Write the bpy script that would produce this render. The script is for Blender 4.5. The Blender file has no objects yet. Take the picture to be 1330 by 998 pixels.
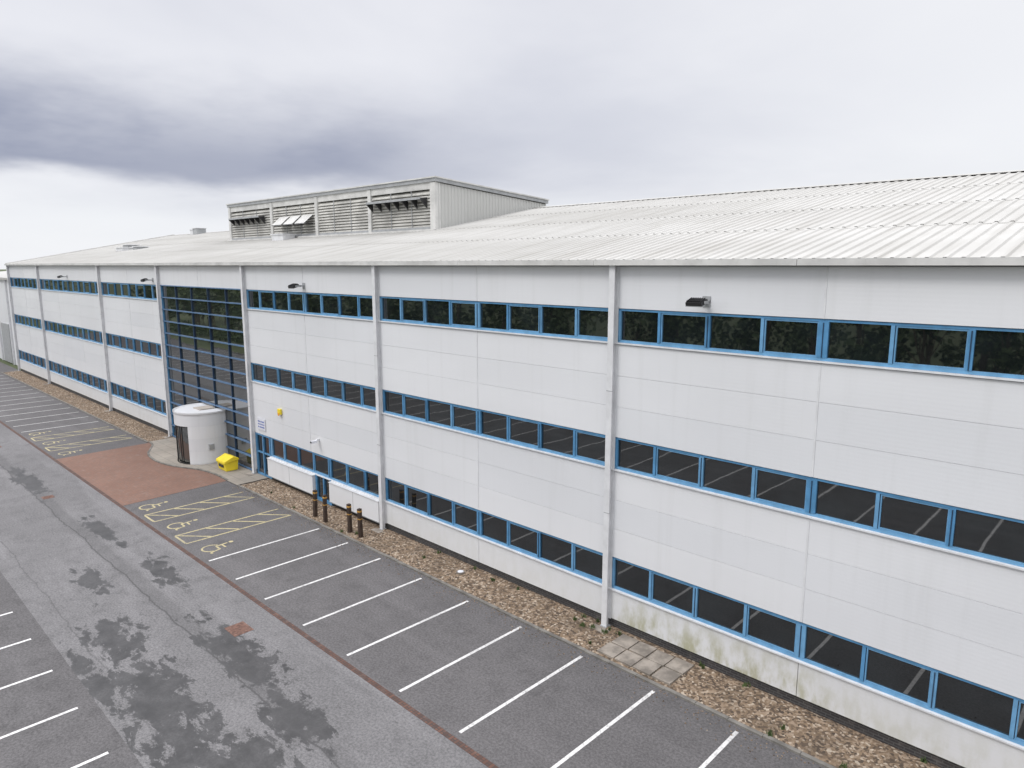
import bpy, math, random
from mathutils import Vector, Matrix
random.seed(7)
R=random.random
def U(a,b): return a+(b-a)*random.random()
C=bpy.context.scene.collection

# ---------------------------------------------------------------- materials
def newmat(name):
    m=bpy.data.materials.new(name);m.use_nodes=True
    nt=m.node_tree;b=nt.nodes["Principled BSDF"];return m,nt,b
def N(nt,t,**k):
    n=nt.nodes.new(t)
    for a,v in k.items(): setattr(n,a,v)
    return n
def L(nt,a,b): nt.links.new(a,b)
def coord(nt,scale=(1,1,1),loc=(0,0,0)):
    tc=N(nt,"ShaderNodeTexCoord");mp=N(nt,"ShaderNodeMapping")
    L(nt,tc.outputs["Object"],mp.inputs[0]);mp.inputs[1].default_value=loc;mp.inputs[3].default_value=scale
    return mp.outputs[0]
def noise(nt,vec,scale,detail=4,rough=.55,dist=0):
    n=N(nt,"ShaderNodeTexNoise");L(nt,vec,n.inputs["Vector"]);n.inputs["Scale"].default_value=scale
    n.inputs["Detail"].default_value=detail;n.inputs["Roughness"].default_value=rough;n.inputs["Distortion"].default_value=dist
    return n.outputs["Fac"]
def math_(nt,op,a,b=None,c=None,clamp=False):
    n=N(nt,"ShaderNodeMath",operation=op,use_clamp=clamp)
    for i,v in enumerate((a,b,c)):
        if v is None: continue
        if isinstance(v,(int,float)): n.inputs[i].default_value=v
        else: L(nt,v,n.inputs[i])
    return n.outputs[0]
def mr(nt,v,a,b,c=0,d=1,smooth=True):
    n=N(nt,"ShaderNodeMapRange");n.interpolation_type='SMOOTHSTEP' if smooth else 'LINEAR'
    L(nt,v,n.inputs[0])
    for i,q in enumerate((a,b,c,d)): n.inputs[i+1].default_value=q
    return n.outputs[0]
def mix(nt,fac,a,b,mode='MIX'):
    n=N(nt,"ShaderNodeMix",data_type='RGBA',blend_type=mode)
    if isinstance(fac,(int,float)): n.inputs[0].default_value=fac
    else: L(nt,fac,n.inputs[0])
    for i,v in ((6,a),(7,b)):
        if isinstance(v,tuple): n.inputs[i].default_value=(v[0],v[1],v[2],1)
        else: L(nt,v,n.inputs[i])
    return n.outputs[2]
def bump(nt,b,h,strength=.3,dist=.01):
    n=N(nt,"ShaderNodeBump");n.inputs["Strength"].default_value=strength;n.inputs["Distance"].default_value=dist
    L(nt,h,n.inputs["Height"]);L(nt,n.outputs[0],b.inputs["Normal"])
def simple(name,col,rough=.5,var=.12,scale=3,metal=0):
    m,nt,b=newmat(name);v=coord(nt);f=noise(nt,v,scale,4)
    lo=tuple(c*(1-var) for c in col);hi=tuple(min(1,c*(1+var)) for c in col)
    L(nt,mix(nt,mr(nt,f,.3,.7),lo,hi),b.inputs["Base Color"]);b.inputs["Roughness"].default_value=rough;b.inputs["Metallic"].default_value=metal
    return m

def cladding(name,col,dirt=0.0,wave=True):
    m,nt,b=newmat(name);v=coord(nt)
    big=noise(nt,coord(nt,(.15,.15,.35)),1.0,2)
    st=noise(nt,coord(nt,(2.6,2.6,.14)),1.0,4)
    c1=mix(nt,mr(nt,big,.3,.7),tuple(c*.945 for c in col),col)
    c2=mix(nt,mr(nt,st,.50,.85,0,.26),c1,(col[0]*.72,col[1]*.72,col[2]*.69))
    if dirt:
        sep=N(nt,"ShaderNodeSeparateXYZ");L(nt,v,sep.inputs[0])
        dn=noise(nt,coord(nt,(1.5,1,.7)),1.6,5,.65)
        fx=math_(nt,'ADD',mr(nt,sep.outputs[0],-13,-10.5,0,1),0)
        fx=math_(nt,'MULTIPLY',fx,mr(nt,sep.outputs[0],-7,-4.5,1,.25))
        fx=math_(nt,'ADD',fx,.16)
        zf=mr(nt,sep.outputs[2],.3,1.4,1.0,.25)
        d=math_(nt,'MULTIPLY',mr(nt,dn,.36,.68),zf);d=math_(nt,'MULTIPLY',d,fx,clamp=True)
        c2=mix(nt,math_(nt,'MULTIPLY',d,dirt),c2,(.34,.33,.19))
    L(nt,c2,b.inputs["Base Color"]);b.inputs["Roughness"].default_value=.42
    if wave:
        w=N(nt,"ShaderNodeTexWave");w.bands_direction='Z';w.inputs["Scale"].default_value=3.2;L(nt,v,w.inputs["Vector"])
        bump(nt,b,w.outputs["Fac"],.10,.004)
    return m
M={}
M['clad']=[cladding("white_cladding",(.715,.722,.742)),cladding("white_cladding_b",(.697,.706,.729)),cladding("white_cladding_c",(.730,.736,.755))]
M['cladlow']=cladding("weathered_cladding",(.700,.707,.722),.8)
M['white']=simple("white_trim",(.66,.665,.68),.4,.07)
M['gutter']=simple("gutter_trim",(.56,.555,.54),.5,.14,1.2)
M['back']=simple("panel_backing",(.44,.44,.46),.8)
M['blue']=simple("blue_frame",(.085,.245,.44),.35,.14)
M['bluel']=simple("blue_frame_light",(.14,.32,.52),.35,.12)
M['blued']=simple("atrium_frame",(.02,.045,.09),.35,.12)
M['bluet']=simple("atrium_transom",(.09,.17,.30),.35,.15)
M['black']=simple("black_metal",(.02,.02,.022),.45)
M['grey']=simple("grey_metal",(.33,.34,.35),.45,.12)
M['yellow']=simple("yellow_plastic",(.80,.62,.03),.4,.08)
M['orange']=simple("orange_plastic",(.75,.33,.02),.4,.08)
M['signw']=simple("sign_white",(.68,.69,.74),.4,.05)
M['signb']=simple("sign_blue",(.10,.15,.42),.4,.05)
M['bark']=simple("bark",(.11,.08,.055),.9,.3)
M['wood']=simple("bollard_brown",(.045,.028,.02),.6,.3,8)
M['gold']=simple("bollard_band",(.42,.23,.05),.5,.15)
M['gutter_shade']=simple("gutter_shadow_line",(.03,.03,.032),.9)  # near-black colour standing in for shade below the gutter
M['louvback']=simple("louvre_backing",(.16,.155,.15),.9)
M['drumtop']=simple("drum_roof_felt",(.42,.38,.34),.8,.15)

def glassmat(name,ior,wob,col=(.006,.008,.009)):
    m,nt,b=newmat(name);v=coord(nt)
    b.inputs["Roughness"].default_value=.02;b.inputs["IOR"].default_value=ior
    f=noise(nt,coord(nt,(.5,.5,.5)),1.2,2)
    L(nt,mix(nt,mr(nt,f,.35,.65),col,tuple(c*1.9 for c in col)),b.inputs["Base Color"])
    bump(nt,b,noise(nt,v,.9,2),wob,.02)
    return m
M['glass']=glassmat("window_glass",2.0,.08)
M['aglass']=glassmat("atrium_glass",2.9,.14,(.012,.015,.015))

# roof
m,nt,b=newmat("roof_sheet");v=coord(nt)
a1=noise(nt,coord(nt,(2.2,.10,.1)),1.4,5,.6);a2=noise(nt,coord(nt,(.05,.2,1)),1.3,3)
c=mix(nt,mr(nt,a2,.3,.7),(.405,.396,.375),(.475,.467,.448))
c=mix(nt,mr(nt,a1,.42,.78,0,.6),c,(.30,.287,.26))
L(nt,c,b.inputs["Base Color"]);b.inputs["Roughness"].default_value=.6;M['roof']=m
M['plant']=cladding("plant_room_sheet",(.50,.50,.485),0,False)
M['louv']=simple("louvre_blade",(.50,.49,.46),.5,.22,.8)

def brickmat(name,c1,c2,mo,scale,bw=.225,bh=.075,rot=0,vert=True,ms=.012):
    m,nt,b=newmat(name);tc=N(nt,"ShaderNodeTexCoord");mp=N(nt,"ShaderNodeMapping");L(nt,tc.outputs["Object"],mp.inputs[0])
    if vert: mp.inputs[2].default_value=(math.radians(90),0,0)
    else: mp.inputs[2].default_value=(0,0,rot)
    br=N(nt,"ShaderNodeTexBrick");L(nt,mp.outputs[0],br.inputs["Vector"])
    br.inputs["Color1"].default_value=(*c1,1);br.inputs["Color2"].default_value=(*c2,1);br.inputs["Mortar"].default_value=(*mo,1)
    br.inputs["Scale"].default_value=scale;br.inputs["Brick Width"].default_value=bw;br.inputs["Row Height"].default_value=bh;br.inputs["Mortar Size"].default_value=ms
    f=noise(nt,coord(nt),.5,6,.65)
    col=mix(nt,mr(nt,f,.3,.7,0,.45),br.outputs["Color"],tuple(q*.55 for q in c1))
    f2=noise(nt,coord(nt),3,6,.65)
    col=mix(nt,mr(nt,f2,.5,.8,0,.35),col,(.25,.22,.2))
    L(nt,col,b.inputs["Base Color"]);b.inputs["Roughness"].default_value=.8
    bump(nt,b,br.outputs["Fac"],-.4,.006);return m
M['dbrick']=brickmat("dark_brick",(.035,.033,.036),(.055,.05,.05),(.10,.10,.10),1)
M['rbrick']=brickmat("red_block_paving",(.25,.125,.085),(.20,.11,.08),(.13,.10,.085),1,.2,.1,math.radians(45),False)
M['channel']=brickmat("brick_channel",(.14,.068,.048),(.07,.042,.036),(.045,.04,.038),1,.2,.1,math.radians(90),False)

def asphalt(name,base,stains=(),crack=False,mott=.25):
    m,nt,b=newmat(name);v=coord(nt)
    fine=noise(nt,v,15,4,.8);mid=noise(nt,v,1.3,6,.72);big=noise(nt,v,.16,3)
    c=mix(nt,mr(nt,big,.3,.7),tuple(q*(1-mott*.5) for q in base),tuple(q*(1+mott*.5) for q in base))
    c=mix(nt,mr(nt,mid,.42,.68,0,.8),c,tuple(q*(1-mott*1.3) for q in base))
    lg=noise(nt,coord(nt,(.22,1.5,1)),.6,4)
    c=mix(nt,mr(nt,lg,.48,.70,0,.6),c,tuple(q*(1+mott*1.4) for q in base))
    c=mix(nt,mr(nt,fine,.34,.66,0,1),mix(nt,1.0,c,(.70,.70,.70),'MULTIPLY'),mix(nt,1.0,c,(1.30,1.30,1.30),'MULTIPLY'))
    b.inputs["Roughness"].default_value=.85
    sep=N(nt,"ShaderNodeSeparateXYZ");L(nt,v,sep.inputs[0]);X,Y=sep.outputs[0],sep.outputs[1]
    if stains:
        acc=None
        for (sx,sy,rx,ry) in stains:
            dx=math_(nt,'DIVIDE',math_(nt,'SUBTRACT',X,sx),rx);dy=math_(nt,'DIVIDE',math_(nt,'SUBTRACT',Y,sy),ry)
            d=math_(nt,'SQRT',math_(nt,'ADD',math_(nt,'MULTIPLY',dx,dx),math_(nt,'MULTIPLY',dy,dy)))
            fo=math_(nt,'SUBTRACT',1.0,d)
            acc=fo if acc is None else math_(nt,'MAXIMUM',acc,fo)
        n1=noise(nt,coord(nt,(.8,1.5,1)),1.15,8,.74,.3)
        s=math_(nt,'ADD',math_(nt,'MAXIMUM',acc,-1.1),math_(nt,'MULTIPLY',math_(nt,'SUBTRACT',n1,.5),5.0))
        msk=mr(nt,s,.12,.30)
        msk=math_(nt,'MULTIPLY',msk,mr(nt,mid,.3,.7,.7,1.0))
        c=mix(nt,msk,c,tuple(q*.20 for q in base))
        L(nt,mr(nt,msk,0,1,.85,.5),b.inputs["Roughness"])
        n2=noise(nt,coord(nt,(.7,1.3,1)),1.9,6,.74)
        c=mix(nt,mr(nt,n2,.62,.67,0,.5),c,tuple(q*.40 for q in base))
    else:
        n2=noise(nt,coord(nt,(.9,.6,1)),1.1,5,.65)
        c=mix(nt,mr(nt,n2,.60,.72,0,.45),c,tuple(q*.5 for q in base))
    if crack:
        wv=noise(nt,coord(nt,(1,0,0)),.35,6,.7)
        off=math_(nt,'MULTIPLY',math_(nt,'SUBTRACT',wv,.5),.7)
        for cy,w,st in ((-9.45,.028,.7),(-9.25,.30,.30),(-11.9,.025,.4)):
            d=math_(nt,'ABSOLUTE',math_(nt,'SUBTRACT',math_(nt,'SUBTRACT',Y,cy),off))
            c=mix(nt,mr(nt,d,w*.5,w*1.3,st,0),c,tuple(q*.35 for q in base))
    L(nt,c,b.inputs["Base Color"]);bump(nt,b,fine,.5,.006)
    return m
ST=[(-18.6,-11.4,2.8,1.1),(-19.2,-8.9,2.8,.7),(-16.2,-11.6,2.4,.9),(-22.6,-11.1,2.0,.8),(-26.4,-8.3,2.0,.5),(-43.5,-9.1,3.5,.6),(-27.6,-10.4,1.6,.5),(-15.2,-9.2,1.8,.7),(-13.5,-10.6,2.4,.8),(-33,-8.6,2.5,.4),(-20.5,-12.3,2.4,.4)]
M['road']=asphalt("road_asphalt",(.152,.147,.150),ST,True,.20)
M['bay']=asphalt("bay_asphalt",(.112,.106,.108),(),False,.18)
M['bay2']=asphalt("far_bay_asphalt",(.098,.093,.095),(),False,.22)

def paint(name,col,under,amt=.55):
    m,nt,b=newmat(name);v=coord(nt)
    f=noise(nt,v,9,6,.75);f2=noise(nt,v,.7,3)
    k=math_(nt,'ADD',mr(nt,f,.46,.68,0,1),mr(nt,f2,.45,.75,0,.5),clamp=True)
    L(nt,mix(nt,math_(nt,'MULTIPLY',k,amt),col,under),b.inputs["Base Color"]);b.inputs["Roughness"].default_value=.65
    return m
M['line']=paint("white_line_paint",(.68,.67,.66),(.16,.155,.155),.6)
M['yline']=paint("yellow_line_paint",(.50,.43,.24),(.16,.15,.13),.85)
M['kerb']=simple("concrete_edging",(.17,.16,.145),.85,.3,2.5)
M['pave']=brickmat("paving_slabs",(.34,.30,.255),(.29,.265,.23),(.16,.15,.13),1,.6,.6,0,False,.012)
M['slab']=simple("concrete_slab",(.25,.22,.19),.85,.35,2.5)
M['iron']=simple("rusty_iron",(.15,.08,.06),.7,.35,9)
# gravel
m,nt,b=newmat("gravel");v=coord(nt)
vo=N(nt,"ShaderNodeTexVoronoi");L(nt,v,vo.inputs["Vector"]);vo.inputs["Scale"].default_value=16
sc=N(nt,"ShaderNodeSeparateColor");L(nt,vo.outputs["Color"],sc.inputs[0])
cr=N(nt,"ShaderNodeValToRGB");L(nt,sc.outputs[0],cr.inputs[0]);e=cr.color_ramp.elements
e[0].position=0;e[0].color=(.055,.04,.03,1);e[1].position=1;e[1].color=(.46,.39,.31,1)
for p_,c_ in ((.3,(.13,.09,.06,1)),(.6,(.22,.155,.10,1)),(.85,(.29,.22,.16,1))):
    q=e.new(p_);q.color=c_
big=noise(nt,v,.9,6,.65)
col=mix(nt,mr(nt,big,.42,.75,0,.6),cr.outputs[0],(.075,.055,.038))
L(nt,col,b.inputs["Base Color"]);b.inputs["Roughness"].default_value=.9;bump(nt,b,vo.outputs["Distance"],-.8,.03);M['gravel']=m
m,nt,b=newmat("grass");v=coord(nt)
c=mix(nt,mr(nt,noise(nt,v,.05,5,.6),.3,.7),(.045,.065,.022),(.085,.10,.04));c=mix(nt,mr(nt,noise(nt,v,8,3),.4,.8,0,.6),c,(.03,.045,.015))
L(nt,c,b.inputs["Base Color"]);b.inputs["Roughness"].default_value=.95;M['grass']=m
m,nt,b=newmat("leaves");v=coord(nt)
c=mix(nt,mr(nt,noise(nt,v,.5,3),.3,.7),(.038,.068,.02),(.11,.15,.05));L(nt,c,b.inputs["Base Color"]);b.inputs["Roughness"].default_value=.7;M['leaf']=m

# ---------------------------------------------------------------- mesh builder
class MB:
    def __init__(s): s.v=[];s.f=[];s.m=[];s.mats=[]
    def mi(s,mat):
        if mat not in s.mats: s.mats.append(mat)
        return s.mats.index(mat)
    def poly(s,pts,mat):
        i=len(s.v);s.v+= [tuple(p) for p in pts];s.f.append(tuple(range(i,i+len(pts))));s.m.append(s.mi(mat))
    def box(s,x0,x1,y0,y1,z0,z1,mat):
        i=len(s.v);s.v+=[(x0,y0,z0),(x1,y0,z0),(x1,y1,z0),(x0,y1,z0),(x0,y0,z1),(x1,y0,z1),(x1,y1,z1),(x0,y1,z1)]
        k=s.mi(mat)
        for q in ((0,3,2,1),(4,5,6,7),(0,1,5,4),(1,2,6,5),(2,3,7,6),(3,0,4,7)): s.f.append(tuple(i+a for a in q));s.m.append(k)
    def prism(s,prof,x0,x1,mat):
        n=len(prof);i=len(s.v);s.v+=[(x0,y,z) for y,z in prof]+[(x1,y,z) for y,z in prof];k=s.mi(mat)
        s.f.append(tuple(range(i,i+n)));s.m.append(k);s.f.append(tuple(range(i+2*n-1,i+n-1,-1)));s.m.append(k)
        for a in range(n):
            b_=(a+1)%n;s.f.append((i+b_,i+a,i+n+a,i+n+b_));s.m.append(k)
    def cyl(s,cx,cy,z0,z1,r0,r1,mat,n=20,a0=0,a1=2*math.pi,caps=True):
        k=s.mi(mat);full=abs(a1-a0-2*math.pi)<1e-6;cnt=n if full else n+1
        i=len(s.v)
        for z,r in ((z0,r0),(z1,r1)):
            for j in range(cnt):
                a=a0+(a1-a0)*j/n;s.v.append((cx+r*math.cos(a),cy+r*math.sin(a),z))
        for j in range(n):
            j2=(j+1)%cnt if full else j+1
            s.f.append((i+j,i+j2,i+cnt+j2,i+cnt+j));s.m.append(k)
        if full and caps:
            s.f.append(tuple(i+cnt+j for j in range(cnt)));s.m.append(k)
            s.f.append(tuple(i+j for j in reversed(range(cnt))));s.m.append(k)
    def obj(s,name,parent=None,smooth=False,bevel=0):
        me=bpy.data.meshes.new(name);me.from_pydata(s.v,[],s.f)
        for mt in s.mats: me.materials.append(mt)
        me.polygons.foreach_set("material_index",s.m);me.update()
        if smooth:
            for p in me.polygons: p.use_smooth=True
        o=bpy.data.objects.new(name,me);C.objects.link(o)
        if parent: o.parent=parent
        if bevel:
            bm=o.modifiers.new("b","BEVEL");bm.width=bevel;bm.segments=2;bm.limit_method='ANGLE'
        return o
def empty(name):
    o=bpy.data.objects.new(name,None);C.objects.link(o);return o

# ---------------------------------------------------------------- building
B=empty("office_building")
COL=[-90.6,-78.4,-60.2,-48.1,-36.05,-24.15,-12.25,-.25,11.75,23.75]
XL,XR=COL[0],COL[-1];EZ=11.3
RY,RZ=17.2,14.85
body=MB()
body.prism([(.14,0),(34.3,0),(34.3,EZ),(RY,RZ-.25),(.14,EZ)],XL+.02,XR-.02,M['back']);body.obj("main_walls",B)
g=MB()
g.prism([(.0,.3),(34.4,.3),(34.4,EZ),(RY,RZ-.12),(.0,EZ)],XL-.08,XL+.015,M['clad'][1])
g.prism([(.0,.3),(34.4,.3),(34.4,EZ),(RY,RZ-.12),(.0,EZ)],XR-.015,XR+.08,M['clad'][1])
g.box(XL,XR,34.32,34.42,.3,EZ-.02,M['clad'][1]);g.obj("gable_cladding",B)
pl=MB();pl.box(XL,XR,.07,.135,0,.36,M['dbrick']);pl.obj("brick_plinth",B)
ROWS=[(1.33,2.36),(5.20,6.18),(9.06,10.05)]
cl=MB();fr=MB();gl=MB()
def panels(x0,x1,z0,z1,n,low=False,y=0.0):
    g_=.003
    for k in range(n):
        a=z0+(z1-z0)*k/n;b_=z0+(z1-z0)*(k+1)/n
        mat=M['cladlow'] if low else random.choice(M['clad'])
        cl.box(x0+.009,x1-.009,y+U(-.003,.003),.13,a+g_,b_-g_,mat)
def window_row(x0,x1,z0,z1,nmod):
    yF=.03
    fr.box(x0+.06,x1-.06,yF,.12,z0,z0+.075,M['bluel']);fr.box(x0+.06,x1-.06,yF,.12,z1-.06,z1,M['blue'])
    cl.box(x0+.02,x1-.02,-.055,.11,z0-.045,z0-.004,M['white'])
    w=(x1-x0)/nmod
    for k in range(nmod+1):
        x=x0+k*w
        if k==0: a,b_=x+.06,x+.20
        elif k==nmod: a,b_=x-.20,x-.06
        elif k%4==0: a,b_=x-.12,x+.12
        elif k%2==0: a,b_=x-.06,x+.06
        else: a,b_=x-.04,x+.04
        fr.box(a,b_,yF-.012,.12,z0+.076,z1-.061,M['bluel'] if R()<.45 else M['blue'])
        if k and k!=nmod and k%2==0:
            fr.box(x-.010,x+.010,yF-.03,yF-.013,z0+.08,z1-.08,M['blued'])
    for k in range(nmod):
        a=x0+k*w+.05;b_=a+w-.1;t=U(-.008,.008);t2=U(-.004,.004)
        gl.poly([(a,.085+t,z0+.05),(b_,.085-t,z0+.05),(b_,.085-t+t2,z1-.05),(a,.085+t+t2,z1-.05)],M['glass'])
        if k%2==1:
            aa=x0+k*w+(.12 if (k)%4==0 else .055);bb=x0+(k+1)*w-(.12 if (k+1)%4==0 else .06)
            if k+1==nmod: bb=x0+(k+1)*w-.2
            if aa<bb:
                for q in ((aa,bb,z0+.077,z0+.115),(aa,bb,z1-.10,z1-.062),(aa,aa+.03,z0+.115,z1-.10),(bb-.03,bb,z0+.115,z1-.10)):
                    fr.box(q[0],q[1],.045,.1,q[2],q[3],M['bluel'])
for i in range(len(COL)-1):
    x0,x1=COL[i],COL[i+1]
    nh=3 if i==1 else 2
    atr=(i==3);bar=(i==4)
    hb=[x0+(x1-x0)*k/nh for k in range(nh+1)]
    for k in range(nh):
        a,b_=hb[k],hb[k+1]
        panels(a,b_,10.06,EZ-.02,1)
        if not atr:
            panels(a,b_,6.19,9.0,3);panels(a,b_,2.37,5.14,3)
            if not bar: panels(a,b_,.32,1.27,1,True)
    if not atr:
        for r,(z0,z1) in enumerate(ROWS):
            if bar and r==0: continue
            window_row(x0,x1,z0,z1,nh*4)
z0,z1=ROWS[0]
window_row(-34.3,-24.15,z0,z1,7)
def fullglass(x0,x1,zt,n):
    w=(x1-x0)/n
    for k in range(n+1):
        x=x0+k*w;fr.box(x-.05,x+.05,.0,.12,.06,zt,M['blue'])
    for k in range(n):
        fr.box(x0+k*w+.05,x0+(k+1)*w-.05,.01,.11,.06,.16,M['blue']);fr.box(x0+k*w+.05,x0+(k+1)*w-.05,.01,.11,zt-.08,zt,M['blue'])
        fr.box(x0+k*w+.05,x0+(k+1)*w-.05,.015,.11,1.3,1.37,M['blue'])
        gl.poly([(x0+k*w,.085,.1),(x0+(k+1)*w,.085,.1),(x0+(k+1)*w,.085,zt-.02),(x0+k*w,.085,zt-.02)],M['glass'])
fullglass(-35.85,-34.35,2.36,2)
for (a,b_,mt) in ((-34.28,-29.75,0),(-28.25,-24.3,2)):
    cl.box(a,b_,-.20,.10,.30,1.25,M['clad'][mt]);cl.box(a-.02,b_+.02,-.23,.10,1.255,1.285,M['white'])
    cl.box(a-.02,b_+.02,-.215,-.201,.30,.335,M['grey']);cl.box((a+b_)/2-.01,(a+b_)/2+.01,-.204,-.2,.34,1.25,M['grey'])
for x0_,x1_ in ((-29.7,-28.3),):
    fr.box(x0_,x0_+.1,-.06,.1,.05,1.32,M['blue']);fr.box(x1_-.1,x1_,-.06,.1,.05,1.32,M['blue']);fr.box(x0_+.1,x1_-.1,-.05,.1,.05,.2,M['blue'])
    fr.box((x0_+x1_)/2-.04,(x0_+x1_)/2+.04,-.05,.1,.2,1.32,M['blue'])
    gl.poly([(x0_,.03,.1),(x1_,.03,.1),(x1_,.03,1.32),(x0_,.03,1.32)],M['glass'])
# atrium curtain wall
ax0,ax1=COL[3]+.12,COL[4]-.12
n=5;rows=13;zb,zt=.1,10.04
for k in range(n+1):
    x=ax0+(ax1-ax0)*k/n;wd=.03 if k not in(0,n) else .07
    fr.box(x-wd,x+wd,.0,.12,zb,zt,M['blued'] if k not in (0,n) else M['blue'])
for k in range(rows+1):
    z=zb+(zt-zb)*k/rows
    fr.box(ax0,ax1,-.03,.11,z-.03,z+.03,M['bluet'])
for k in range(n):
    for j in range(rows):
        a=ax0+(ax1-ax0)*k/n;b_=ax0+(ax1-ax0)*(k+1)/n;c0=zb+(zt-zb)*j/rows;c1=zb+(zt-zb)*(j+1)/rows
        t=U(-.010,.010);t2=U(-.005,.005)
        gl.poly([(a,.08+t,c0),(b_,.08-t,c0),(b_,.08-t+t2,c1),(a,.08+t+t2,c1)],M['aglass'])
cl.obj("wall_cladding",B);fr.obj("window_frames",B);gl.obj("window_glass",B)
# columns / downpipes
co=MB()
for i,x in enumerate(COL):
    co.box(x-.10,x+.10,-.20,-.18,.08,EZ-.0,M['white']);co.box(x-.03,x+.03,-.18,-.01,.08,EZ,M['white']);co.box(x-.13,x+.13,-.02,.0-.004,.3,EZ,M['white'])
    for z in (3.8,7.6): co.box(x-.104,x+.104,-.204,-.17,z,z+.02,M['grey'])
    co.box(x-.12,x+.12,-.25,-.0,0,.08,M['grey'])
for i in range(len(COL)-1):
    if i in(1,):continue
    x=(COL[i]+COL[i+1])/2
    for z0,z1 in ((6.2,9.0),(2.38,5.13),(10.06,11.27)):
        if i==3 and z0<10: continue
        co.box(x-.022,x+.022,-.012,.05,z0,z1,M['white'])
co.obj("columns",B)
# gutter
gu=MB()
x=XL-.25
while x<XR+.2:
    x2=min(x+6,XR+.25);gu.box(x,x2-.012,-.30,-.28,11.30,11.46,M['gutter']);gu.box(x,x2-.012,-.279,.0,11.30,11.32,M['gutter'])
    for q in range(6): gu.box(x+q+.48,x+q+.51,-.305,-.301,11.30,11.46,M['gutter'])
    x=x2
gu.box(XL-.2,XR+.2,-.02,.1,11.282,11.298,M['gutter_shade'])  # dark strip added as the shadow line between gutter and cladding
gu.obj("gutter",B)
# roof sheets
rf=MB()
def corrug(yA,zA,yB,zB,x0,x1,mat,h=.042,pitch=.3333):
    xs=[];x=x0
    while x<x1:
        for d,z in ((0,0),(.20,0),(.235,h),(.298,h)): xs.append((x+d,z))
        x+=pitch
    k=rf.mi(mat);i=len(rf.v)
    for X_,dz in xs: rf.v.append((X_,yA,zA+dz));rf.v.append((X_,yB,zB+dz))
    for j in range(len(xs)-1):
        a=i+2*j;rf.f.append((a,a+2,a+3,a+1));rf.m.append(k)
YE,ZE=-.24,11.43
T=[0,.27,.52,.77,1.0]
for j in range(4):
    def P(t,up): return (YE+(RY-YE)*t, ZE+(RZ-ZE)*t+up)
    a=P(T[j]-(.006 if j else 0),.016*j);b_=P(T[j+1],.016*j)
    corrug(a[0],a[1],b_[0],b_[1],XL-.15,XR+.15,M['roof'])
    if j:
        rf.box(XL-.15,XR+.15,a[0]-.012,a[0]+.0,a[1]-.03,a[1]+.004,M['gutter'])
corrug(RY,RZ+.06,34.7,11.43,XL-.15,XR+.15,M['roof'])
rf.prism([(RY-.3,RZ+.05),(RY,RZ+.13),(RY+.3,RZ+.05),(RY,RZ+.08)],XL-.2,XR+.2,M['roof'])
for xx in (XL-.2,XR+.12):
    rf.prism([(YE,11.36),(YE,11.53),(RY,RZ+.20),(RY,RZ-.0)],xx,xx+.08,M['gutter']);rf.prism([(RY,RZ-.0),(RY,RZ+.20),(34.7,11.53),(34.7,11.36)],xx,xx+.08,M['gutter'])
rf.obj("roof",B)
rv=MB()
def roofz(y): return ZE+(RZ-ZE)*(y-YE)/(RY-YE)
for (x,y,w,d,h,mt) in ((-74,5.5,1.6,1.2,.35,'white'),(-71.5,6.2,1.0,1.0,.3,'grey'),(-80,8,1.4,1.2,.3,'grey'),(-82.5,16.2,1.2,1,.75,'grey'),(-84,16.5,.7,.8,.6,'white'),(-47.5,7.6,1.6,.9,.45,'white')):
    z=roofz(y);rv.box(x,x+w,y,y+d,z-.2,z+h,M[mt]);rv.box(x-.08,x+w+.08,y-.08,y+d+.08,z+h,z+h+.06,M['white'])
rv.obj("roof_vents",B)
# ------------------------------------------------ plant room
PX0,PX1,PY0,PY1=-57.0,-31.05,8.95,18.2
ZF,ZB=16.1,15.45
pr=MB()
pr.prism([(PY0+.30,12.5),(PY1-.1,12.5),(PY1-.1,ZB-.1),(PY0+.30,ZF-.12)],PX0+.1,PX1-.1,M['louvback'])
def ribwall(xw,sgn):
    y=PY0;pts=[]
    while y<PY1-.01:
        for d,o in ((0,0),(.13,0),(.16,.035),(.22,.035)):
            if y+d<PY1: pts.append((y+d,o))
        y+=.25
    pts.append((PY1,0))
    for (a,oa),(b_,ob) in zip(pts,pts[1:]):
        zt=lambda yy: ZF-.25+(ZB-ZF)*(yy-PY0)/(PY1-PY0)
        zb=lambda yy: min(roofz(min(yy,RY)),RZ)+.0
        pr.poly([(xw+sgn*oa,a,zb(a)),(xw+sgn*ob,b_,zb(b_)),(xw+sgn*ob,b_,zt(b_)),(xw+sgn*oa,a,zt(a))],M['plant'])
ribwall(PX1,1);ribwall(PX0,-1)
pr.box(PX0,PX1,PY1-.05,PY1,13,ZB,M['plant'])
pr.prism([(PY0-.1,ZF-.20),(PY0-.1,ZF),(PY1+.1,ZB),(PY1+.1,ZB-.2)],PX0-.12,PX1+.12,M['grey'])
pr.prism([(PY0-.16,ZF+.0),(PY0-.16,ZF+.07),(PY1+.14,ZB+.07),(PY1+.14,ZB+.0)],PX0-.18,PX1+.18,M['gutter'])
pr.box(PX0,PX1,PY0-.02,PY0+.12,15.52,ZF-.205,M['gutter'])
zb0=roofz(PY0)
pr.box(PX0,PX1,PY0-.05,PY0+.25,zb0-.1,zb0+.22,M['grey'])
pr.box(PX0-.1,PX1+.1,PY0-.30,PY0-.05,zb0-.15,zb0+.08,M['gutter'])
posts=[PX0,-49.9,-43.6,-37.35,PX1]
for x in posts:
    a,b_=x-.16,x+.16
    if x==PX0:a,b_=x,x+.32
    if x==PX1:a,b_=x-.42,x+.02
    pr.box(a,b_,PY0-.08,PY0+.3,zb0,15.85,M['gutter'])
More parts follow.
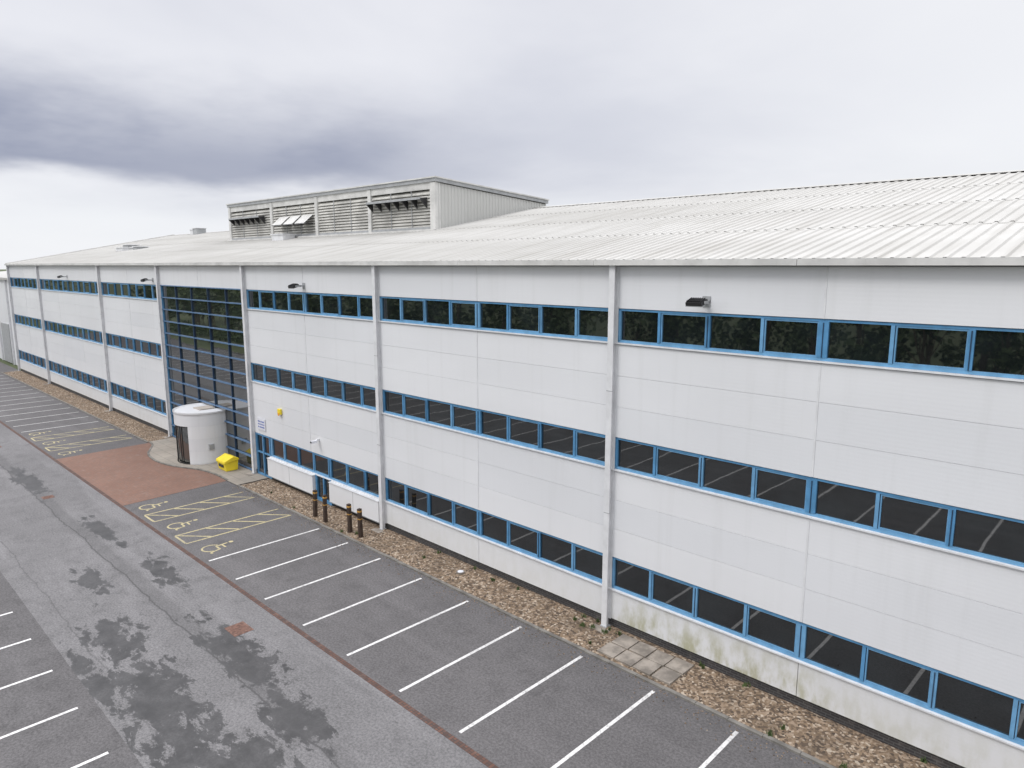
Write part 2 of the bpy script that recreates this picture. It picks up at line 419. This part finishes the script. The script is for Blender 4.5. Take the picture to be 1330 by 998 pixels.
for i in range(4):
    a,b_=posts[i]+.17,posts[i+1]-.17
    z=zb0+.26
    while z<15.45:
        s_=U(-.012,.012)
        pr.poly([(a,PY0+.0,z),(b_,PY0+.0,z+s_*.3),(b_,PY0+.16,z+.17),(a,PY0+.16,z+.17)],M['louv'])
        pr.poly([(a,PY0+.0,z-.06),(b_,PY0+.0,z-.06),(b_,PY0+.0,z),(a,PY0+.0,z)],M['louv'])
        z+=.18
    for q in (a+(b_-a)/3,a+(b_-a)*2/3): pr.box(q-.02,q+.02,PY0-.03,PY0-.005,zb0+.2,15.5,M['grey'])
pr.obj("plant_room",B)
fl=MB()
def canopy(x0,x1,z,n):
    fl.poly([(x0,PY0-.05,z+.05),(x1,PY0-.05,z+.05),(x1,PY0-.50,z-.05),(x0,PY0-.50,z-.05)],M['black'])
    fl.box(x0,x1,PY0-.55,PY0-.50,z-.10,z+.02,M['grey'])
    for k in range(n):
        x=x0+(x1-x0)*k/(n-1)
        fl.prism([(PY0-.5,z-.05),(PY0-.5,z-.12),(PY0-.05,z-.55),(PY0-.05,z-.42),(PY0-.05,z+.03)],x-.04,x+.04,M['black'])
canopy(-56.0,-51.0,14.95,7);canopy(-37.0,-31.8,15.05,7)
for k in range(3):
    x=-48.6+k*1.6
    fl.poly([(x,PY0-.05,14.75),(x+1.35,PY0-.05,14.75),(x+1.35,PY0-.75,14.15),(x,PY0-.75,14.15)],M['gutter'])
    fl.poly([(x,PY0-.05,14.70),(x+1.35,PY0-.05,14.70),(x+1.35,PY0-.75,14.10),(x,PY0-.75,14.10)],M['grey'])
    fl.box(x,x+.04,PY0-.75,PY0-.05,14.1,14.16,M['black']);fl.box(x+1.31,x+1.35,PY0-.75,PY0-.05,14.1,14.16,M['black'])
fl.obj("louvre_flaps",B)

# ------------------------------------------------ revolving door drum
dr=MB();cx,cy,r=-41.2,-.55,1.62
o0,o1=math.radians(-128),math.radians(-56)
for k in range(4):
    z0=.1+k*.72;z1=z0+.712
    if k<3: dr.cyl(cx,cy,z0,z1,r,r,M['clad'][k%3],40,o1,o0+2*math.pi)
    else: dr.cyl(cx,cy,z0,z1+.02,r,r,M['clad'][1],56)
dr.cyl(cx,cy,.0,2.95,r-.012,r-.012,M['white'],40,o1,o0+2*math.pi)
dr.cyl(cx,cy,2.96,3.06,r+.04,r+.04,M['white'],56,caps=False);dr.cyl(cx,cy,2.955,2.956,r+.04,r+.04,M['drumtop'],56)
dr.cyl(cx,cy,3.06,2.97,r+.04,r-.10,M['white'],56,caps=False)
dr.cyl(cx,cy,2.97,2.985,r-.1,r-.1,M['drumtop'],56)
dr.box(cx-.5,cx+.4,cy-.4,cy+.5,2.99,3.06,M['drumtop'])
dr.cyl(cx,cy,.05,2.26,r-.12,r-.12,M['aglass'],16,o0,o1)
for q in range(4):
    a=o0+(o1-o0)*q/3;px,py=cx+(r-.06)*math.cos(a),cy+(r-.06)*math.sin(a)
    dr.cyl(px,py,.02,2.26,.03,.03,M['black'],8)
dr.cyl(cx,cy,2.2,2.27,r-.02,r-.02,M['black'],16,o0,o1);dr.cyl(cx,cy,.02,.12,r-.02,r-.02,M['black'],16,o0,o1)
dr.box(cx+1.55,cx+1.66,cy-.5,cy-.2,.9,1.2,M['grey'])
dr.obj("revolving_door_drum",B)

# ------------------------------------------------ annex
A=MB()
ax_,bx_=-126.,-90.75
A.prism([(.8,0),(30,0),(30,9.6),(15,11.0),(.8,9.7)],ax_,bx_,M['clad'][1])
A.prism([(.5,9.7),(.5,9.95),(15,11.3),(30.3,9.9),(30.3,9.6),(15,11.0)],ax_-.3,bx_,M['roof'])
A.box(-94.2,-91.6,.72,.78,.05,3.2,M['grey']);A.box(-94.3,-91.5,.70,.74,3.2,3.32,M['blue'])
for x in (-97,-103,-109,-115,-121): A.box(x-.1,x+.1,.62,.79,0,9.7,M['white'])
for x in (-102,-114): A.box(x,x+4,.70,.79,.05,4.6,M['grey'])
AN=empty("warehouse_annex");A.obj("annex_walls",AN)

# ------------------------------------------------ wall fittings
def flood(x,z,s=1.0):
    m_=MB()
    m_.box(-.05,.05,-.30,-.0,-.03,.03,M['grey']);m_.box(-.10,.10,-.02,-.002,-.12,.12,M['grey'])
    m_.box(-.24,-.21,-.5,-.28,-.03,.03,M['grey']);m_.box(.21,.24,-.5,-.28,-.03,.03,M['grey']);m_.box(-.24,.24,-.31,-.28,-.03,.03,M['grey'])
    i=len(m_.v)
    m_.box(-.20,.20,-.60,-.32,-.03,.05,M['black'])
    m_.box(-.205,.205,-.61,-.31,-.045,-.031,M['grey'])
    m_.box(-.17,.17,-.57,-.35,-.052,-.046,M['signw'])
    for q in range(7): m_.box(-.18+q*.055,-.165+q*.055,-.58,-.34,.05,.085,M['black'])
    for j in range(i,len(m_.v)):
        X_,Y_,Z_=m_.v[j];a=math.radians(18);yy=Y_+.42;m_.v[j]=(X_,-.42+yy*math.cos(a)-Z_*math.sin(a),yy*math.sin(a)+Z_*math.cos(a))
    o=m_.obj("floodlight");o.location=(x,-.0,z);o.scale=(s,s,s);o.rotation_euler=(0,0,0)
for x in (-9.3,-30.0,-49.2,-69.0): flood(x,10.36,1.15)
m_=MB();m_.box(-.14,.14,-.12,-.002,-.14,.14,M['yellow']);m_.box(-.08,.08,-.14,-.12,-.20,-.05,M['orange']);o=m_.obj("alarm_box",bevel=.02);o.location=(-32.9,-.01,3.95)
m_=MB();m_.box(-.42,.42,-.03,-.002,-.32,.32,M['signw'])
for q in range(3):
    for w_ in range(5):
        m_.box(-.36+w_*.15,-.36+w_*.15+U(.08,.13),-.036,-.031,.10-q*.15,.17-q*.15,M['signb'])
o=m_.obj("wall_sign");o.location=(-35.05,-.015,2.95)
m_=MB();m_.box(-.05,.05,-.15,-.002,-.05,.05,M['white']);m_.box(-.07,.07,-.42,-.13,-.11,.0,M['signw']);m_.box(-.05,.05,-.44,-.42,-.09,-.02,M['black']);o=m_.obj("security_camera");o.location=(-29.3,-.01,3.1)

# ---------------------------------------------------------------- ground
def sheet(name,pts,z,mat):
    m_=MB();m_.poly([(x,y,z) for x,y in pts],mat);return m_.obj(name)
def rect(x0,x1,y0,y1): return [(x0,y0),(x1,y0),(x1,y1),(x0,y1)]
sheet("ground",rect(-2500,2500,-2500,2500),-.06,M['grass'])
XA,XB=-135,70
sheet("car_park",rect(XA,XB,-7.0,.06),0,M['bay'])
sheet("road",rect(XA-200,XB,-12.55,-7.0),0,M['road'])
sheet("car_park",rect(XA,XB,-22.9,-12.55),0,M['bay2'])
m_=MB();m_.box(XA,XB,-7.07,-6.91,-.02,.006,M['channel']);m_.obj("brick_channel")
GY=-1.62
def gravelbed(x0,x1,name="gravel_bed"):
    m_=MB();nx=int((x1-x0)/.16);ny=10
    k=m_.mi(M['gravel'])
    for a in range(nx+1):
        for b_ in range(ny+1):
            e_=0 if b_ in (0,ny) or a in (0,nx) else 1
            m_.v.append((x0+(x1-x0)*a/nx, GY+(.065-GY)*b_/ny, .03+e_*U(0,.055)))
    for a in range(nx):
        for b_ in range(ny):
            q=a*(ny+1)+b_;m_.f.append((q,q+ny+1,q+ny+2,q+1));m_.m.append(k)
    m_.obj(name)
gravelbed(-34.6,XR+2);gravelbed(-90.6,-47.75)
m_=MB()
for q in range(1500):
    x=U(-48,12);y=GY-.13-abs(random.gauss(0,.35));s_=U(.010,.028)
    if -48<x<-34.6: continue
    a=U(0,6.28);P4=[(x+s_*math.cos(a+t),y+s_*math.sin(a+t),.006) for t in (0,1.57,3.14,4.71)]
    top=(x,y,.006+s_)
    for t in range(4): m_.poly([P4[t],P4[(t+1)%4],top],M['gravel'])
m_.obj("loose_gravel")
# weeds along the wall and edging
m_=MB()
for q in range(46):
    x=U(-34,14);y=random.choice([U(-1.6,-1.45),U(-.12,-.02),U(-1.4,-.2)])
    if q<8: x=U(-13.2,-11.9);y=U(-.9,-.1)
    rr=U(.04,.13)
    for j in range(26):
        a=U(0,6.28);d_=rr*R();px,py=x+d_*math.cos(a),y+d_*math.sin(a);h=U(.04,.16);t=U(0,6.28);w_=U(.01,.03)
        m_.poly([(px-w_*math.cos(t),py-w_*math.sin(t),.05),(px+w_*math.cos(t),py+w_*math.sin(t),.05),(px+U(-.05,.05),py+U(-.05,.05),.05+h)],M['leaf'])
m_.obj("weeds")
def kerb(pts,name,w=.12,h=.055,seg=.915,mat=None):
    m_=MB();mat=mat or M['kerb']
    for (x0,y0),(x1,y1) in zip(pts,pts[1:]):
        d=Vector((x1-x0,y1-y0));Ln=d.length;d.normalize();nrm=Vector((-d.y,d.x));s=0
        while s<Ln-.01:
            e_=min(s+seg,Ln);j=U(-.006,.006)
            p=[Vector((x0,y0))+d*(s+.006)+nrm*j,Vector((x0,y0))+d*(e_-.006)+nrm*j]
            q=[p[0],p[1],p[1]+nrm*w,p[0]+nrm*w];i=len(m_.v);k=m_.mi(mat);hz=h+U(-.006,.006)
            for zz in(-.03,hz): m_.v+=[(a.x,a.y,zz) for a in q]
            for f_ in ((4,5,6,7),(0,1,5,4),(1,2,6,5),(2,3,7,6),(3,0,4,7)): m_.f.append(tuple(i+a for a in f_));m_.m.append(k)
            s=e_
    m_.obj(name)
kerb([(-34.7,GY-.12),(XR+2,GY-.12)],"kerb");kerb([(-91,GY-.12),(-47.65,GY-.12)],"kerb")
kerb([(XA,-23.0),(XB,-23.0)],"kerb",h=.1)
CURVE=[(-35.9,-1.75),(-37.4,-1.72),(-38.9,-1.95),(-40.1,-2.45),(-41.3,-2.85),(-42.8,-3.0),(-44.5,-2.78),(-45.7,-2.25),(-46.7,-1.78),(-47.65,-1.62)]
def cat(P,n=5):
    out=[]
    for i in range(len(P)-1):
        p0=Vector(P[max(i-1,0)]);p1=Vector(P[i]);p2=Vector(P[i+1]);p3=Vector(P[min(i+2,len(P)-1)])
        for k in range(n):
            t=k/n;out.append(tuple(.5*((2*p1)+(-p0+p2)*t+(2*p0-5*p1+4*p2-p3)*t*t+(-p0+3*p1-3*p2+p3)*t*t*t)))
    out.append(P[-1]);return out
CU=cat(CURVE)
pts=[(-34.7,.06),(-47.75,.06)]+[p for p in reversed(CU)]+[(-34.7,GY-.12)]
m_=MB();m_.poly([(x,y,.045) for x,y in pts],M['pave']);m_.obj("pavement")
kerb(CU[::-1],"kerb",w=.11,h=.06,seg=.4)
sheet("brick_paving",[(-47.3,-6.9),(-35.6,-6.9),(-35.9,-1.75)]+CU[1:]+[(-47.5,-1.75)],.008,M['rbrick'])
m_=MB()
for a in range(4):
    for b_ in range(2):
        x=-11.5+a*.62+U(-.02,.02);y=-1.5+b_*.66+U(-.02,.02);m_.box(x,x+.58,y,y+.62,.02,.10+U(-.006,.014),M['slab'])
m_.obj("paving_slabs",bevel=.008)
for (x,y,w,d,nm) in ((-20.85,-8.55,.75,.62,"manhole_cover"),(-39.9,-9.3,.5,.5,"manhole_cover"),(-53.5,-9.0,.5,.5,"manhole_cover")):
    m_=MB();m_.box(x,x+w,y,y+d,-.02,.008,M['iron'])
    m_.box(x+.05,x+w-.05,y+.05,y+d-.05,.0,.014,M['iron'])
    q=x+.09
    while q<x+w-.1: m_.box(q,q+.02,y+.08,y+d-.08,.014,.02,M['iron']);q+=.07
    m_.obj(nm)
m_=MB();m_.cyl(-18.4,-.75,.04,.13,.16,.16,M['slab'],16);m_.cyl(-18.4,-.75,.13,.14,.11,.11,M['signw'],16);m_.obj("drain_cap")
m_=MB()
for x in COL: m_.box(x-.3,x+.3,-.55,-.26,.02,.07,M['slab'])
m_.obj("column_pads")

# ---------------------------------------------------------------- markings
mk=MB()
def line(x0,y0,x1,y1,w,mat,z=.0045):
    d=Vector((x1-x0,y1-y0)).normalized();n_=Vector((-d.y,d.x))*w/2
    mk.poly([(x0-n_.x,y0-n_.y,z),(x1-n_.x,y1-n_.y,z),(x1+n_.x,y1+n_.y,z),(x0+n_.x,y0+n_.y,z)],mat)
sp=2.42
xs=[-26.3,-24.0,-21.75,-19.2,-16.7,-14.2]
x=-11.75
while x<60: xs.append(x);x+=2.45
for x in xs: line(x+U(-.03,.03),-6.72,x+U(-.03,.03),-1.95,.10,M['line'])
x=-56.9
while x>-94: line(x,-6.7,x,-1.95,.10,M['line']);x-=sp
x=-17.15+2.44*16
while x>-100:
    line(x,-17.7,x,-12.95,.10,M['line']);line(x,-22.5,x,-17.75,.10,M['line']);x-=2.44
def hatch(x0,x1):
    y0,y1=-6.65,-1.95
    line(x0,y0,x0,y1,.09,M['yline']);line(x1,y0,x1,y1,.09,M['yline'])
    y=y0+.1
    while y<y1-.9: line(x0+.06,y,x1-.06,y+.95,.09,M['yline'],.0047);y+=1.2
    line(x0+.05,y0,x1-.05,y0,.09,M['yline'],.0047)
def symbol(cx,cy,s=1.0):
    z=.0046;mt=M['yline']
    def arc(ax,ay,r,a0,a1,w=.08,n=18):
        for k in range(n):
            a=math.radians(a0+(a1-a0)*k/n);b_=math.radians(a0+(a1-a0)*(k+1)/n)
            mk.poly([(cx+s*(ax+(r-w/2)*math.cos(a)),cy+s*(ay+(r-w/2)*math.sin(a)),z),(cx+s*(ax+(r+w/2)*math.cos(a)),cy+s*(ay+(r+w/2)*math.sin(a)),z),
              (cx+s*(ax+(r+w/2)*math.cos(b_)),cy+s*(ay+(r+w/2)*math.sin(b_)),z),(cx+s*(ax+(r-w/2)*math.cos(b_)),cy+s*(ay+(r-w/2)*math.sin(b_)),z)],mt)
    def ln(a,b_,c,d,zz): line(cx+s*a,cy+s*b_,cx+s*c,cy+s*d,.08*s,mt,zz)
    arc(0,-.2,.36,110,355);arc(-.12,.72,.05,0,360,.1,12)
    ln(-.12,.56,-.04,.02,z+.0003);ln(-.08,.30,.30,.30,z+.0006);ln(-.04,.04,.34,.04,z+.0009);ln(.34,.04,.48,-.42,z+.0012);ln(.48,-.42,.62,-.38,z+.0015)
for a,b_ in ((-29.9,-28.7),(-33.5,-32.3),(-50.9,-49.7),(-54.5,-53.3)): hatch(a,b_)
for cx_ in (-27.5,-31.1,-34.6,-48.5,-52.1,-55.7): symbol(cx_,-5.95,.95)
mk.obj("parking_markings")

# ---------------------------------------------------------------- bollards, bin
for (x,y) in ((-27.6,-1.35),(-26.65,-1.4),(-24.85,-1.3),(-24.05,-1.3)):
    m_=MB();m_.box(-.075,.075,-.075,.075,-.1,1.12,M['wood']);m_.box(-.08,.08,-.08,.08,1.12,1.19,M['gold'])
    m_.box(-.075,.075,-.075,.075,1.19,1.27,M['wood'])
    m_.box(-.079,.079,-.079,.079,.80,.85,M['gold'])
    o=m_.obj("bollard",bevel=.012);o.location=(x,y,.03);o.rotation_euler=(U(-.03,.03),U(-.03,.03),U(-.2,.2))
m_=MB()
m_.prism([(-.33,.0),(.33,.0),(.38,.55),(-.40,.45)],-.5,.5,M['yellow'])
m_.prism([(-.45,.45),(.42,.57),(.40,.66),(.1,.80),(-.42,.58)],-.55,.55,M['yellow'])
m_.box(-.3,.3,-.42,-.37,.2,.36,M['black'])
o=m_.obj("grit_bin",bevel=.03);o.location=(-37.9,-.75,.05)

# ---------------------------------------------------------------- trees
def trees(name,spots,leaves=520):
    m_=MB();kb=M['bark'];kl=M['leaf']
    for (tx,ty,h,wd) in spots:
        m_.cyl(tx,ty,-.2,h*.55,.22,.10,kb,7)
        cl_=[]
        for q in range(9):
            a=U(0,6.28);rr=wd*math.sqrt(R())*.75;z=h*U(.28,.9);rr*=1.0-abs(z/h-.5)*.8
            cl_.append((tx+rr*math.cos(a),ty+rr*math.sin(a),z,wd*U(.28,.5)))
            p0=Vector((tx,ty,h*U(.2,.45)));p1=Vector(cl_[-1][:3]);s_=Vector((.06,0,0))
            m_.poly([p0-s_,p0+s_,p1+s_*.3,p1-s_*.3],kb)
        for q in range(leaves):
            c_=random.choice(cl_);v=Vector((random.gauss(0,1),random.gauss(0,1),random.gauss(0,.8)));v=v.normalized()*c_[3]*(R()**.35)
            p=Vector(c_[:3])+v;s_=U(.16,.34);a=Vector((R()-.5,R()-.5,R()-.5)).normalized()*s_;b_=a.cross(Vector((R()-.5,R()-.5,R()-.5))).normalized()*s_*.8
            m_.poly([p-a,p+b_,p+a,p-b_],kl)
    return m_.obj(name)
sp_=[]
x=-150
while x<45:
    sp_.append((x+U(-1,1),-34+U(-3,3),U(8,14),U(2.6,4)));sp_.append((x+2+U(-1,1),-41+U(-2,2),U(10,16),U(3,4.5)));x+=4.2
trees("tree_line",sp_)
sp_=[(U(-260,-150),U(-28,-22) if k%3==0 else U(0,70),U(9,12.6),U(3.5,5)) for k in range(40)]
trees("distant_trees",sp_,400)
m_=MB()
for q in range(9000):
    p=Vector((U(-150,60),-29+U(-.9,.9),abs(random.gauss(.7,.5))));s_=U(.12,.28);a=Vector((R()-.5,R()-.5,R()-.5)).normalized()*s_;b_=a.cross(Vector((R()-.5,R()-.5,R()-.5))).normalized()*s_
    m_.poly([p-a,p+b_,p+a,p-b_],M['leaf'])
m_.obj("hedge")

# ---------------------------------------------------------------- world
W=bpy.data.worlds.new("World");bpy.context.scene.world=W;W.use_nodes=True;nt=W.node_tree
bg=nt.nodes["Background"];out=nt.nodes["World Output"]
tc=N(nt,"ShaderNodeTexCoord");sep=N(nt,"ShaderNodeSeparateXYZ");L(nt,tc.outputs["Generated"],sep.inputs[0])
dx,dy,dz=sep.outputs
zc=math_(nt,'ADD',math_(nt,'MAXIMUM',dz,0.0),.16)
cx_=N(nt,"ShaderNodeCombineXYZ");L(nt,math_(nt,'DIVIDE',dx,zc),cx_.inputs[0]);L(nt,math_(nt,'DIVIDE',dy,zc),cx_.inputs[1])
cl1=noise(nt,cx_.outputs[0],.62,5,.52,.25)
mp=N(nt,"ShaderNodeMapping");L(nt,cx_.outputs[0],mp.inputs[0]);mp.inputs[1].default_value=(3.1,1.7,0);mp.inputs[3].default_value=(.28,.28,1)
cl2=noise(nt,mp.outputs[0],1.0,3,.5)
k=math_(nt,'ADD',math_(nt,'MULTIPLY',mr(nt,cl1,.30,.70),.6),math_(nt,'MULTIPLY',mr(nt,cl2,.35,.65),.4))
col=mix(nt,k,(.60,.615,.69),(.90,.90,.93))
dotn=math_(nt,'ADD',math_(nt,'MULTIPLY',dx,-.968),math_(nt,'MULTIPLY',dy,.25))
col=mix(nt,mr(nt,dotn,.35,.88,.85,0),col,(.86,.865,.89))
mp2=N(nt,"ShaderNodeMapping");L(nt,tc.outputs["Generated"],mp2.inputs[0]);mp2.inputs[3].default_value=(1,1,3.2)
wn=noise(nt,mp2.outputs[0],3.0,5,.58)
wob=math_(nt,'MULTIPLY',math_(nt,'SUBTRACT',wn,.5),.09)
ze=math_(nt,'ADD',dz,wob)
bandlo=mr(nt,ze,.090,.122);bandhi=mr(nt,ze,.13,.26,1,0)
wd=mr(nt,dotn,.80,.99)
bk=math_(nt,'MULTIPLY',math_(nt,'MULTIPLY',bandlo,bandhi),wd)
bk=math_(nt,'MULTIPLY',bk,mr(nt,wn,.3,.6,1,.75))
col=mix(nt,bk,col,(.25,.275,.385))
hz=mr(nt,ze,.05,.11,.85,0)
col=mix(nt,hz,col,(.87,.885,.92))
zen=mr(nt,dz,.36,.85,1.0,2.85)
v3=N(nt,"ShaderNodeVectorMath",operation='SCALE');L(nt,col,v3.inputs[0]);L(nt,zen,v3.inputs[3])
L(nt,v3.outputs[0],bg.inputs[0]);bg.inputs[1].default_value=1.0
sky=N(nt,"ShaderNodeTexSky");sky.sky_type='NISHITA';sky.sun_disc=False
EL=math.radians(48);AZ=math.radians(205)
sky.sun_elevation=EL;sky.sun_rotation=AZ
b2=N(nt,"ShaderNodeBackground");L(nt,sky.outputs[0],b2.inputs[0]);b2.inputs[1].default_value=.008
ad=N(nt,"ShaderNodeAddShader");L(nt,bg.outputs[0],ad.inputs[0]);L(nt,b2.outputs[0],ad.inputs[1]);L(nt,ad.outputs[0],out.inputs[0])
sl=bpy.data.lights.new("sun","SUN");sl.energy=1.1;sl.angle=math.radians(18);sl.color=(1,.97,.93)
so=bpy.data.objects.new("sun",sl);C.objects.link(so)
d=Vector((math.sin(AZ)*math.cos(EL),math.cos(AZ)*math.cos(EL),math.sin(EL)))
so.rotation_euler=d.to_track_quat('Z','Y').to_euler()

# ---------------------------------------------------------------- camera
cam=bpy.data.cameras.new("camera");cam.sensor_width=36;cam.lens=912/1330*36;cam.clip_end=6000;cam.clip_start=.1
co_=bpy.data.objects.new("camera",cam);C.objects.link(co_);co_.location=(0,-17,11.3)
pitch=math.atan(154/912);co_.rotation_euler=(math.radians(90)-pitch,0,math.radians(44.1))
S=bpy.context.scene;S.camera=co_
S.view_settings.view_transform='Standard';S.view_settings.look='None';S.view_settings.exposure=0;S.view_settings.gamma=1
